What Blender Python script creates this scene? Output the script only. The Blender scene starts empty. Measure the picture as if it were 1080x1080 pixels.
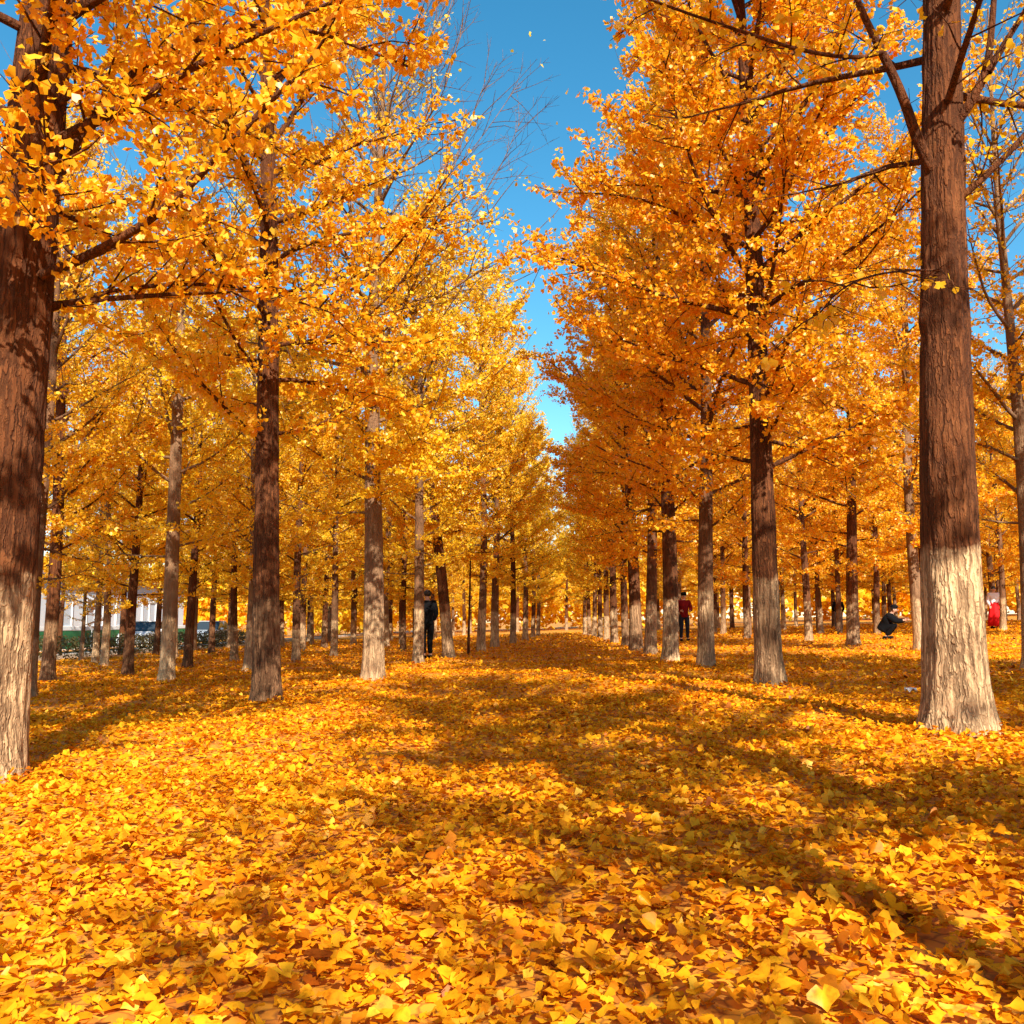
import bpy, bmesh, math, random
import numpy as np
from mathutils import Vector, Matrix, Euler, noise as mnoise

R = math.radians
scene = bpy.context.scene
COL = scene.collection
SLOPE = 0.03          # the lawn rises gently from the street on the left to the right
CAM_H = 0.85
F = 1000.0            # focal length in pixels of a 1080 px wide picture
PITCH, YAW = math.atan(115.0 / F), math.atan(43.0 / F)

# ------------------------------------------------------------------ camera
cam_d = bpy.data.cameras.new('camera')
cam = bpy.data.objects.new('camera', cam_d)
COL.objects.link(cam)
cam.location = (0, 0, CAM_H)
cam.rotation_euler = (R(90) + PITCH, 0, YAW)
cam_d.sensor_width = 36.0
cam_d.lens = F / 1080.0 * 36.0
cam_d.clip_start = 0.05
cam_d.clip_end = 3000
scene.camera = cam
CM = Euler((R(90) + PITCH, 0, YAW)).to_matrix()


def ground_z(x, y=0.0):
    return SLOPE * np.clip(x, -60, 60)


def ray(px, py):
    return CM @ Vector(((px - 540) / F, -(py - 540) / F, -1.0))


def on_ground(px, py):
    d = ray(px, py)
    t = -CAM_H / (d.z - SLOPE * d.x)
    return Vector((d.x * t, d.y * t, SLOPE * d.x * t))


def at_depth(px, py, Y):
    d = ray(px, py)
    return Vector((0, 0, CAM_H)) + d * (Y / d.y)


# ------------------------------------------------------------------ object helpers
def tag(o, label=None, cat=None, group=None, kind=None):
    if label:
        o['label'] = label
    if cat:
        o['category'] = cat
    if group:
        o['group'] = group
    if kind:
        o['kind'] = kind
    return o


def link(name, mesh, parent=None, loc=(0, 0, 0), rot=(0, 0, 0), scale=(1, 1, 1)):
    o = bpy.data.objects.new(name, mesh)
    COL.objects.link(o)
    o.parent = parent
    o.location, o.rotation_euler, o.scale = loc, rot, scale
    return o


def empty(name, loc, rz=0.0, s=1.0):
    o = bpy.data.objects.new(name, None)
    COL.objects.link(o)
    o.empty_display_size = 0.2
    o.location, o.rotation_euler, o.scale = loc, (0, 0, rz), (s, s, s)
    return o


def np_mesh(name, verts, faces, mats, smooth=False, attr=None):
    """verts (N,3); faces: list of int arrays (M,k) of one k each."""
    me = bpy.data.meshes.new(name)
    verts = np.asarray(verts, np.float32)
    faces = [np.asarray(f, np.int32) for f in faces if len(f)]
    nl = sum(f.size for f in faces)
    npoly = sum(len(f) for f in faces)
    me.vertices.add(len(verts))
    me.vertices.foreach_set('co', verts.ravel())
    me.loops.add(nl)
    me.polygons.add(npoly)
    me.loops.foreach_set('vertex_index', np.concatenate([f.ravel() for f in faces]))
    starts, s = [], 0
    for f in faces:
        starts.append(s + np.arange(len(f)) * f.shape[1])
        s += f.size
    me.polygons.foreach_set('loop_start', np.concatenate(starts).astype(np.int32))
    if smooth:
        me.polygons.foreach_set('use_smooth', np.ones(npoly, bool))
    if attr is not None:
        a = me.attributes.new('rnd', 'FLOAT', 'POINT')
        a.data.foreach_set('value', np.asarray(attr, np.float32))
    me.update(calc_edges=True)
    for m in (mats if isinstance(mats, (list, tuple)) else [mats]):
        me.materials.append(m)
    return me


# ------------------------------------------------------------------ materials
def new_mat(name):
    m = bpy.data.materials.new(name)
    m.use_nodes = True
    nt = m.node_tree
    nt.nodes.clear()
    out = nt.nodes.new('ShaderNodeOutputMaterial')
    return m, nt, out


def node(nt, kind, **kw):
    n = nt.nodes.new(kind)
    for k, v in kw.items():
        if k.startswith('in_'):
            key = k[3:]
            n.inputs[int(key) if key.isdigit() else key.replace('_', ' ')].default_value = v
        else:
            setattr(n, k, v)
    return n


def ramp(nt, stops, interp='LINEAR'):
    n = nt.nodes.new('ShaderNodeValToRGB')
    cr = n.color_ramp
    cr.interpolation = interp
    while len(cr.elements) > 1:
        cr.elements.remove(cr.elements[-1])
    cr.elements[0].position, cr.elements[0].color = stops[0][0], (*stops[0][1], 1)
    for p, c in stops[1:]:
        e = cr.elements.new(p)
        e.color = (*c, 1)
    return n


def plain(name, col, rough=0.7, metal=0.0, var=0.12, scale=30.0):
    m, nt, out = new_mat(name)
    L = nt.links.new
    b = node(nt, 'ShaderNodeBsdfPrincipled')
    b.inputs['Roughness'].default_value = rough
    b.inputs['Metallic'].default_value = metal
    if rough > 0.7:
        b.inputs['Specular IOR Level'].default_value = 0.12
    tc = node(nt, 'ShaderNodeTexCoord')
    nz = node(nt, 'ShaderNodeTexNoise')
    nz.inputs['Scale'].default_value = scale
    nz.inputs['Detail'].default_value = 4
    rp = ramp(nt, [(0.25, tuple(c * (1 - var) for c in col)), (0.75, tuple(min(1, c * (1 + var)) for c in col))])
    L(tc.outputs['Object'], nz.inputs['Vector'])
    L(nz.outputs['Fac'], rp.inputs['Fac'])
    L(rp.outputs['Color'], b.inputs['Base Color'])
    L(b.outputs[0], out.inputs[0])
    return m


def leaf_material(name, stops_a, stops_b, transl=0.5, gloss=0.05, blotch=0.0):
    """stops_a: the yellow kind, stops_b: the orange kind; the crown's own object colour (red channel) says which."""
    m, nt, out = new_mat(name)
    L = nt.links.new
    at = node(nt, 'ShaderNodeAttribute', attribute_name='rnd')
    oi = node(nt, 'ShaderNodeObjectInfo')
    sep = node(nt, 'ShaderNodeSeparateColor')
    L(oi.outputs['Color'], sep.inputs[0])
    ra, rb = ramp(nt, stops_a), ramp(nt, stops_b)
    L(at.outputs['Fac'], ra.inputs['Fac'])
    L(at.outputs['Fac'], rb.inputs['Fac'])
    mx = node(nt, 'ShaderNodeMix', data_type='RGBA')
    L(sep.outputs[0], mx.inputs['Factor'])
    L(ra.outputs[0], mx.inputs[6])
    L(rb.outputs[0], mx.inputs[7])
    colour = mx.outputs[2]
    if blotch:
        geo = node(nt, 'ShaderNodeNewGeometry')
        nz = node(nt, 'ShaderNodeTexNoise', in_Scale=38.0, in_Detail=3.0, in_Roughness=0.6)
        L(geo.outputs['Position'], nz.inputs['Vector'])
        br = ramp(nt, [(0.30, (0.45, 0.30, 0.25)), (0.46, (0.92, 0.86, 0.8)), (0.62, (1, 1, 1))])
        L(nz.outputs['Fac'], br.inputs['Fac'])
        mb = node(nt, 'ShaderNodeMix', data_type='RGBA', blend_type='MULTIPLY')
        mb.inputs['Factor'].default_value = blotch
        L(colour, mb.inputs[6])
        L(br.outputs[0], mb.inputs[7])
        colour = mb.outputs[2]
    df = node(nt, 'ShaderNodeBsdfDiffuse')
    tr = node(nt, 'ShaderNodeBsdfTranslucent')
    gl = node(nt, 'ShaderNodeBsdfGlossy')
    gl.inputs['Roughness'].default_value = 0.42
    gl.inputs['Color'].default_value = (1, 0.95, 0.85, 1)
    L(colour, df.inputs[0])
    L(colour, tr.inputs[0])
    m1 = node(nt, 'ShaderNodeMixShader')
    m1.inputs[0].default_value = transl
    L(df.outputs[0], m1.inputs[1])
    L(tr.outputs[0], m1.inputs[2])
    m2 = node(nt, 'ShaderNodeMixShader')
    m2.inputs[0].default_value = gloss
    L(m1.outputs[0], m2.inputs[1])
    L(gl.outputs[0], m2.inputs[2])
    L(m2.outputs[0], out.inputs[0])
    return m


LEAF_Y = [(0.0, (0.88, 0.48, 0.010)), (0.35, (0.92, 0.59, 0.014)), (0.75, (0.93, 0.66, 0.025)), (1.0, (0.94, 0.73, 0.09))]
LEAF_O = [(0.0, (0.86, 0.30, 0.005)), (0.35, (0.91, 0.40, 0.007)), (0.75, (0.93, 0.49, 0.010)), (1.0, (0.94, 0.60, 0.04))]
GROUND_L = [(0.0, (0.16, 0.035, 0.005)), (0.08, (0.38, 0.09, 0.005)), (0.24, (0.70, 0.22, 0.005)), (0.5, (0.86, 0.36, 0.007)), (0.9, (0.90, 0.465, 0.014)), (1.0, (0.90, 0.54, 0.06))]
leaf_mat = leaf_material('ginkgo_leaf', LEAF_Y, LEAF_O, 0.55, 0.03)
litter_mat = leaf_material('fallen_leaf', GROUND_L, GROUND_L, 0.3, 0.012, 0.75)


def bark_material():
    m, nt, out = new_mat('ginkgo_bark')
    L = nt.links.new
    tc = node(nt, 'ShaderNodeTexCoord')
    oi = node(nt, 'ShaderNodeObjectInfo')
    sepc = node(nt, 'ShaderNodeSeparateColor')
    L(oi.outputs['Color'], sepc.inputs[0])
    # long upright furrows
    mp = node(nt, 'ShaderNodeMapping')
    mp.inputs['Scale'].default_value = (1, 1, 0.11)
    L(tc.outputs['Object'], mp.inputs['Vector'])
    wob = node(nt, 'ShaderNodeTexNoise', in_Scale=9.0, in_Detail=3.0)
    L(tc.outputs['Object'], wob.inputs['Vector'])
    add = node(nt, 'ShaderNodeMix', data_type='RGBA', blend_type='ADD')
    add.inputs['Factor'].default_value = 0.05
    L(mp.outputs[0], add.inputs[6])
    L(wob.outputs['Color'], add.inputs[7])
    cr = []
    for sc_, wd in ((17.0, 0.085), (34.0, 0.11)):
        nz = node(nt, 'ShaderNodeTexNoise', in_Scale=sc_, in_Detail=3.5, in_Roughness=0.55)
        L(add.outputs[2], nz.inputs['Vector'])
        m1 = node(nt, 'ShaderNodeMath', operation='SUBTRACT')
        m1.inputs[1].default_value = 0.5
        L(nz.outputs['Fac'], m1.inputs[0])
        m2 = node(nt, 'ShaderNodeMath', operation='ABSOLUTE')
        L(m1.outputs[0], m2.inputs[0])
        mr = node(nt, 'ShaderNodeMapRange', interpolation_type='SMOOTHSTEP')
        mr.inputs['From Max'].default_value = wd
        L(m2.outputs[0], mr.inputs['Value'])
        cr.append(mr)
    crack = node(nt, 'ShaderNodeMath', operation='MULTIPLY_ADD')
    lo = node(nt, 'ShaderNodeMath', operation='MULTIPLY_ADD')
    lo.inputs[1].default_value = 0.5
    lo.inputs[2].default_value = 0.5
    L(cr[1].outputs[0], lo.inputs[0])
    L(cr[0].outputs[0], crack.inputs[0])
    L(lo.outputs[0], crack.inputs[1])
    crack.inputs[2].default_value = 0.0
    fine = node(nt, 'ShaderNodeTexNoise', in_Scale=60.0, in_Detail=6.0, in_Roughness=0.7)
    L(mp.outputs[0], fine.inputs['Vector'])
    big = node(nt, 'ShaderNodeTexNoise', in_Scale=2.2, in_Detail=5.0, in_Roughness=0.6)
    L(tc.outputs['Object'], big.inputs['Vector'])
    barkc = ramp(nt, [(0.25, (0.05, 0.017, 0.006)), (0.5, (0.125, 0.040, 0.012)), (0.75, (0.24, 0.090, 0.028))])
    mixn = node(nt, 'ShaderNodeMix', data_type='FLOAT')
    mixn.inputs[0].default_value = 0.45
    L(fine.outputs['Fac'], mixn.inputs[2])
    L(big.outputs['Fac'], mixn.inputs[3])
    L(mixn.outputs[0], barkc.inputs['Fac'])
    dark = node(nt, 'ShaderNodeMix', data_type='RGBA', blend_type='MULTIPLY')
    dark.inputs['Factor'].default_value = 1.0
    crk = ramp(nt, [(0.0, (0.45, 0.42, 0.40)), (0.8, (1, 1, 1))])
    L(crack.outputs[0], crk.inputs['Fac'])
    L(barkc.outputs[0], dark.inputs[6])
    L(crk.outputs[0], dark.inputs[7])
    # pale bark of some trees, on one also painted sunlight: green channel of the object colour
    pale = node(nt, 'ShaderNodeMix', data_type='RGBA')
    pale.inputs[7].default_value = (0.36, 0.22, 0.12, 1)
    pm = node(nt, 'ShaderNodeMath', operation='MULTIPLY')
    L(sepc.outputs[1], pm.inputs[0])
    L(big.outputs['Fac'], pm.inputs[1])
    L(pm.outputs[0], pale.inputs['Factor'])
    L(dark.outputs[2], pale.inputs[6])
    # old lime wash up to about 1.1 m: red channel = how much is left; blue channel = its height / 2 m
    sx = node(nt, 'ShaderNodeSeparateXYZ')
    L(tc.outputs['Object'], sx.inputs[0])
    edge = node(nt, 'ShaderNodeTexNoise', in_Scale=5.0, in_Detail=5.0, in_Roughness=0.6)
    L(tc.outputs['Object'], edge.inputs['Vector'])
    e1 = node(nt, 'ShaderNodeMath', operation='MULTIPLY_ADD')
    e1.inputs[1].default_value = 0.36
    L(edge.outputs['Fac'], e1.inputs[0])
    L(sx.outputs['Z'], e1.inputs[2])
    hh = node(nt, 'ShaderNodeMath', operation='MULTIPLY')
    hh.inputs[1].default_value = 2.0
    L(sepc.outputs[2], hh.inputs[0])
    sub = node(nt, 'ShaderNodeMath', operation='SUBTRACT')
    L(hh.outputs[0], sub.inputs[0])
    L(e1.outputs[0], sub.inputs[1])
    msk = node(nt, 'ShaderNodeMapRange')
    msk.inputs['From Min'].default_value = -0.22
    msk.inputs['From Max'].default_value = -0.14
    L(sub.outputs[0], msk.inputs['Value'])
    wear = ramp(nt, [(0.36, (0.15,) * 3), (0.60, (1, 1, 1))])
    L(mixn.outputs[0], wear.inputs['Fac'])
    f1 = node(nt, 'ShaderNodeMath', operation='MULTIPLY')
    L(msk.outputs[0], f1.inputs[0])
    L(wear.outputs[0], f1.inputs[1])
    f2 = node(nt, 'ShaderNodeMath', operation='MULTIPLY')
    L(f1.outputs[0], f2.inputs[0])
    crm = ramp(nt, [(0.0, (0.35,) * 3), (0.8, (1, 1, 1))])
    L(crack.outputs[0], crm.inputs['Fac'])
    L(crm.outputs[0], f2.inputs[1])
    f3 = node(nt, 'ShaderNodeMath', operation='MULTIPLY', use_clamp=True)
    L(f2.outputs[0], f3.inputs[0])
    L(sepc.outputs[0], f3.inputs[1])
    wash = node(nt, 'ShaderNodeMix', data_type='RGBA')
    wash.inputs[7].default_value = (0.80, 0.54, 0.29, 1)
    L(f3.outputs[0], wash.inputs['Factor'])
    L(pale.outputs[2], wash.inputs[6])
    b = node(nt, 'ShaderNodeBsdfPrincipled')
    b.inputs['Roughness'].default_value = 0.9
    b.inputs['Specular IOR Level'].default_value = 0.2
    L(wash.outputs[2], b.inputs['Base Color'])
    hgt = node(nt, 'ShaderNodeMath', operation='MULTIPLY_ADD')
    hgt.inputs[1].default_value = 0.35
    L(fine.outputs['Fac'], hgt.inputs[0])
    L(crack.outputs[0], hgt.inputs[2])
    bp = node(nt, 'ShaderNodeBump')
    bp.inputs['Strength'].default_value = 0.8
    bp.inputs['Distance'].default_value = 0.02
    L(hgt.outputs[0], bp.inputs['Height'])
    L(bp.outputs[0], b.inputs['Normal'])
    L(b.outputs[0], out.inputs[0])
    return m


bark_mat = bark_material()


def ground_material():
    m, nt, out = new_mat('leaf_covered_ground')
    L = nt.links.new
    geo = node(nt, 'ShaderNodeNewGeometry')
    warp = node(nt, 'ShaderNodeTexNoise', in_Scale=8.0, in_Detail=3.0)
    L(geo.outputs['Position'], warp.inputs['Vector'])
    add = node(nt, 'ShaderNodeMix', data_type='RGBA', blend_type='ADD')
    add.inputs['Factor'].default_value = 0.095
    L(geo.outputs['Position'], add.inputs[6])
    L(warp.outputs['Color'], add.inputs[7])
    v = node(nt, 'ShaderNodeTexVoronoi', in_Scale=17.0)
    L(add.outputs[2], v.inputs['Vector'])
    ve = node(nt, 'ShaderNodeTexVoronoi', feature='DISTANCE_TO_EDGE', in_Scale=17.0)
    L(add.outputs[2], ve.inputs['Vector'])
    sp = node(nt, 'ShaderNodeSeparateColor')
    L(v.outputs['Color'], sp.inputs[0])
    big = node(nt, 'ShaderNodeTexNoise', in_Scale=0.6, in_Detail=4.0)
    L(geo.outputs['Position'], big.inputs['Vector'])
    mf = node(nt, 'ShaderNodeMath', operation='MULTIPLY_ADD')
    mf.inputs[1].default_value = 0.5
    mb = node(nt, 'ShaderNodeMath', operation='MULTIPLY')
    mb.inputs[1].default_value = 0.55
    L(big.outputs['Fac'], mb.inputs[0])
    L(sp.outputs[0], mf.inputs[0])
    L(mb.outputs[0], mf.inputs[2])
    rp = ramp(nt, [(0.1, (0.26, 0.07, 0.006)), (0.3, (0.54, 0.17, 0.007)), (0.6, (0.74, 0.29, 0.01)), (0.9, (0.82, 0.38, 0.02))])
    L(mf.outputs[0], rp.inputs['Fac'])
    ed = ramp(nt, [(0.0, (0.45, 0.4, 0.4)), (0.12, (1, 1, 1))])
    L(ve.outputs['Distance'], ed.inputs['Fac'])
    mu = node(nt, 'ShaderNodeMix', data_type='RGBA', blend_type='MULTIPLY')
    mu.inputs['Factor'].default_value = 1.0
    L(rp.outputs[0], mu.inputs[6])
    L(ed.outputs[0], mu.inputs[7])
    b = node(nt, 'ShaderNodeBsdfPrincipled')
    b.inputs['Roughness'].default_value = 0.8
    L(mu.outputs[2], b.inputs['Base Color'])
    bp = node(nt, 'ShaderNodeBump')
    bp.inputs['Strength'].default_value = 1.0
    bp.inputs['Distance'].default_value = 0.04
    L(sp.outputs[1], bp.inputs['Height'])
    L(bp.outputs[0], b.inputs['Normal'])
    L(b.outputs[0], out.inputs[0])
    return m


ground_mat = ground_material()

# ------------------------------------------------------------------ ground
def make_ground():
    xs = np.unique(np.concatenate([np.linspace(-14, 14, 113), np.linspace(-60, 60, 61), [-1500, -600, -250, -120, 120, 250, 600, 1500]]))
    ys = np.unique(np.concatenate([np.linspace(-6, 24, 121), np.linspace(-40, 120, 81), [-600, -200, 200, 400, 800, 1800]]))
    X, Y = np.meshgrid(xs, ys)
    Z = ground_z(X) + bump_z(X, Y)
    n, k = len(ys), len(xs)
    idx = np.arange(n * k).reshape(n, k)
    f = np.stack([idx[:-1, :-1], idx[:-1, 1:], idx[1:, 1:], idx[1:, :-1]], -1).reshape(-1, 4)
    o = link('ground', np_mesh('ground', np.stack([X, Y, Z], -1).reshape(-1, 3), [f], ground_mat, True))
    tag(o, 'leaf-covered ground of the ginkgo grove', kind='structure')


def bump_z(X, Y):
    w = np.clip(1 - np.abs(X) / 50, 0, 1)
    return w * (0.018 * np.sin(X * 1.7 + 0.6 * np.sin(Y * 1.1)) + 0.016 * np.sin(Y * 2.1 + X * 0.8) + 0.012 * np.sin(X * 3.7 - Y * 2.9)) - 0.02


make_ground()

# ------------------------------------------------------------------ leaves as geometry
PROF_LOW = [[0, 0], [-0.52, 0.50], [-0.30, 0.90], [0, 0.78], [0.30, 0.90], [0.52, 0.50]]
PROF_FINE = [[0, 0], [-0.16, 0.22], [-0.54, 0.50], [-0.50, 0.70], [-0.33, 0.88], [-0.12, 0.95], [0, 0.74],
             [0.12, 0.95], [0.33, 0.88], [0.50, 0.70], [0.54, 0.50], [0.16, 0.22]]


def leaf_geometry(rng, P, D, Nn, size, fold, fine=False):
    """one fan-shaped ginkgo leaf (two folded halves) for every row of P."""
    n = len(P)
    D = D / np.linalg.norm(D, axis=1, keepdims=True)
    Nn = Nn - D * np.sum(Nn * D, 1, keepdims=True)
    Nn = Nn / np.maximum(np.linalg.norm(Nn, axis=1, keepdims=True), 1e-6)
    S = np.cross(D, Nn)
    asp = rng.uniform(0.75, 1.3, n)
    prof = np.array(PROF_FINE if fine else PROF_LOW)
    m = len(prof)
    V = np.zeros((n, m, 3))
    curl = rng.uniform(-0.3, 0.3, n)
    wav = rng.uniform(-0.12, 0.12, n)
    notch = rng.uniform(-0.25, 0.12, n)
    for k, (u, v) in enumerate(prof):
        lift = abs(u) * fold + (v ** 2) * curl + (u * u) * 0.5 * curl + wav * math.sin(k * 2.3)
        ju = u * asp * rng.uniform(0.88, 1.12, n)
        jv = v * rng.uniform(0.93, 1.07, n) + (notch if (u == 0 and v > 0) else 0)
        V[:, k] = P + (S * ju[:, None] + D * jv[:, None] + Nn * lift[:, None]) * size[:, None]
    base = np.arange(n)[:, None] * m
    if fine:
        f = np.concatenate([base + np.array([0, 6, 5, 4, 3, 2, 1]), base + np.array([0, 11, 10, 9, 8, 7, 6])])
    else:
        f = np.concatenate([base + np.array([0, 3, 2, 1]), base + np.array([0, 5, 4, 3])])
    return V.reshape(-1, 3), f


def rand_dirs(rng, n):
    v = rng.normal(size=(n, 3))
    return v / np.linalg.norm(v, axis=1, keepdims=True)


def litter_band(rng, y0, y1, dens, mar, sc, fine, spots=None):
    xl, xr = max(-0.62 * y1 - 1.2, -17.0), min(0.58 * y1 + 1.2, 30)
    n = int((xr - xl) * (y1 - y0) * dens)
    P2 = np.stack([rng.uniform(xl, xr, n), rng.uniform(y0, y1, n)], 1)
    lift = np.zeros(n)
    if spots is not None:      # leaves drifted against the foot of a trunk
        q = []
        for c, r0 in spots:
            k = int(900 * r0 + 120)
            a = rng.uniform(0, 2 * np.pi, k)
            d = r0 * 1.15 + 0.34 * rng.random(k) ** 1.5
            q.append(np.column_stack([c.x + d * np.cos(a), c.y + d * np.sin(a), 0.075 * np.clip(1 - (d - r0) / 0.34, 0, 1) * (0.6 + 0.4 * np.sin(a * 3 + c.x))]))
        q = np.concatenate(q)
        P2, lift, n = q[:, :2], q[:, 2], len(q)
    size = (0.022 + 0.046 * rng.beta(1.4, 2.6, n)) * sc
    g = ground_z(P2[:, 0]) + bump_z(P2[:, 0], P2[:, 1])
    P = np.column_stack([P2, g + rng.uniform(0.002, 0.045, n) + lift * rng.random(n)])
    tilt = np.abs(rng.normal(0, 0.36, n))
    up = rng.random(n) < 0.07
    tilt[up] = rng.uniform(0.7, 1.4, up.sum())
    a = rng.uniform(0, 2 * np.pi, n)
    N = np.column_stack([np.sin(tilt) * np.cos(a), np.sin(tilt) * np.sin(a), np.cos(tilt)])
    b = rng.uniform(0, 2 * np.pi, n)
    D = np.column_stack([np.cos(b), np.sin(b), np.zeros(n)])
    D = D - N * np.sum(N * D, 1, keepdims=True)
    V, f = leaf_geometry(rng, P, D, N, size, rng.normal(0.1, 0.4, n), fine)
    m = len(V) // n
    Vr = V.reshape(n, m, 3)
    low = Vr[:, :, 2].min(1) - g
    Vr[:, :, 2] += np.clip(0.002 - low, 0, None)[:, None]
    patch = np.array([mnoise.noise(Vector((x * 1.3, y * 1.3, 3.0))) for x, y in P2])
    rnd = np.clip(rng.beta(1.9, 1.6, n) + 0.22 * patch, 0, 1)
    return V, f, np.repeat(rnd, m)


def make_litter():
    rng = np.random.default_rng(11)
    bands = [(0.9, 3.6, 1150, 0.9, 1.0, True), (3.6, 6.0, 900, 0.9, 1.0, True), (6.0, 11.0, 560, 1.4, 1.1, False), (11.0, 20.0, 240, 1.0, 1.25, False),
             (20.0, 36.0, 80, 1.0, 1.5, False), (36, 66, 24, 0, 2.3, False)]
    Vs, fs, at, off = [], {4: [], 7: []}, [], 0
    for b in bands:
        V, f, r_ = litter_band(rng, *b)
        Vs.append(V)
        fs[f.shape[1]].append(f + off)
        at.append(r_)
        off += len(V)
    feet = [(on_ground(x, y), r) for x, y, r in ((-25, 824, .30), (281, 742, .2), (393, 718, .2), (1010, 766, .28), (812, 722, .2), (745, 702, .18), (441, 700, .17), (707, 696, .17))]
    V, f, r_ = litter_band(rng, 0, 1, 0, 0, 1.0, True, feet)
    Vs.append(V)
    fs[7].append(f + off)
    at.append(r_)
    me = np_mesh('fallen_leaves', np.concatenate(Vs), [np.concatenate(fs[4]), np.concatenate(fs[7])], litter_mat, False, np.concatenate(at))
    o = link('fallen_leaves', me)
    tag(o, 'carpet of fallen golden ginkgo leaves covering the ground', 'fallen leaves', kind='stuff')


make_litter()

# ------------------------------------------------------------------ trees
class Tubes:
    def __init__(s):
        s.v, s.f, s.n = [], [], 0

    def add(s, pts, rad, sides):
        pts = np.asarray(pts, float)
        rad = np.asarray(rad, float)
        k = len(pts)
        t = np.gradient(pts, axis=0)
        t /= np.maximum(np.linalg.norm(t, axis=1, keepdims=True), 1e-9)
        ref = np.array([0, 0, 1.0]) if abs(t[0][2]) < 0.9 else np.array([1.0, 0, 0])
        a = np.cross(t, ref)
        a /= np.linalg.norm(a, axis=1, keepdims=True)
        b = np.cross(t, a)
        ang = np.linspace(0, 2 * np.pi, sides, endpoint=False)
        ring = pts[:, None] + rad[:, None, None] * (a[:, None] * np.cos(ang)[None, :, None] + b[:, None] * np.sin(ang)[None, :, None])
        s.v.append(ring.reshape(-1, 3))
        idx = s.n + np.arange(k * sides).reshape(k, sides)
        nx = np.roll(idx, -1, 1)
        s.f.append(np.stack([idx[:-1], idx[1:], nx[1:], nx[:-1]], -1).reshape(-1, 4))
        s.n += k * sides

    def data(s):
        return np.concatenate(s.v), np.concatenate(s.f)


def grow(rng, p, az, el, length, nseg, up, jit):
    """a branch: starts at elevation el and bends by `up` over its length."""
    pts = [np.array(p, float)]
    for i in range(nseg):
        el += up / nseg + rng.normal(0, jit)
        az += rng.normal(0, jit)
        d = np.array([math.cos(el) * math.cos(az), math.cos(el) * math.sin(az), math.sin(el)])
        pts.append(pts[-1] + d * length / nseg)
    return np.array(pts), az, el


def sample(pts, step, t0=0.0):
    seg = np.linalg.norm(np.diff(pts, axis=0), axis=1)
    cum = np.concatenate([[0], np.cumsum(seg)])
    L = cum[-1]
    s = np.arange(t0 * L, L, step)
    return np.stack([np.interp(s, cum, pts[:, i]) for i in range(3)], 1), s / L


def trunk_mesh_data(rng, H, r0, lean, wob, hero, knots=()):
    sides = 88 if hero else 24
    zs = np.unique(np.concatenate([np.linspace(-0.12, 0.6, 28 if hero else 10), np.linspace(0.6, 5.5, 110 if hero else 18), np.linspace(5.5, H, 24 if hero else 14)]))
    ph = rng.uniform(0, 6.28, 4)
    ang = np.linspace(0, 2 * np.pi, sides, endpoint=False)
    rs = trunk_radius(zs, H, r0)
    cx, cy = trunk_axis(zs, lean, wob, ph)
    V = np.zeros((len(zs), sides, 3))
    seed = rng.uniform(0, 50)
    for i, z in enumerate(zs):
        fl = math.exp(-max(z, 0) / 0.16)
        r = rs[i] * (1 + fl * (0.13 + 0.24 * np.abs(np.sin(2.5 * ang + ph[2])) ** 2) + 0.045 * np.sin(2 * ang + ph[3] + z * 0.5) + 0.03 * np.sin(5 * ang + z * 0.9))
        if hero and z < 6:
            d = np.array([mnoise.noise(Vector((math.cos(t) * 9.5 * rs[i] / 0.22 + seed, math.sin(t) * 9.5 * rs[i] / 0.22, z * 1.5 + seed))) for t in ang])
            d2 = np.array([mnoise.noise(Vector((math.cos(t) * 22 + seed, math.sin(t) * 22, z * 3.2))) for t in ang])
            r = r + 0.022 * (0.35 - np.abs(d)) + 0.008 * d2
            for kz, ka, kr in knots:
                r = r + kr * np.exp(-(((z - kz) / 0.09) ** 2) - ((((ang - ka + np.pi) % (2 * np.pi) - np.pi) * rs[i] / 0.08) ** 2))
        V[i, :, 0] = cx[i] + r * np.cos(ang)
        V[i, :, 1] = cy[i] + r * np.sin(ang)
        V[i, :, 2] = z
    k = len(zs)
    idx = np.arange(k * sides).reshape(k, sides)
    nx = np.roll(idx, -1, 1)
    f = np.stack([idx[:-1], nx[:-1], nx[1:], idx[1:]], -1).reshape(-1, 4)
    return V.reshape(-1, 3), f, ph


def trunk_radius(z, H, r0):
    z = np.maximum(z, 0)
    return np.maximum(r0 * (1 - z / H) ** 0.75, 0.012)


def trunk_axis(z, lean, wob, ph):
    z = np.asarray(z, float)
    return (lean[0] * z + wob * np.sin(z * 0.55 + ph[0]) - wob * math.sin(ph[0]),
            lean[1] * z + wob * np.sin(z * 0.47 + ph[1]) - wob * math.sin(ph[1]))


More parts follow.
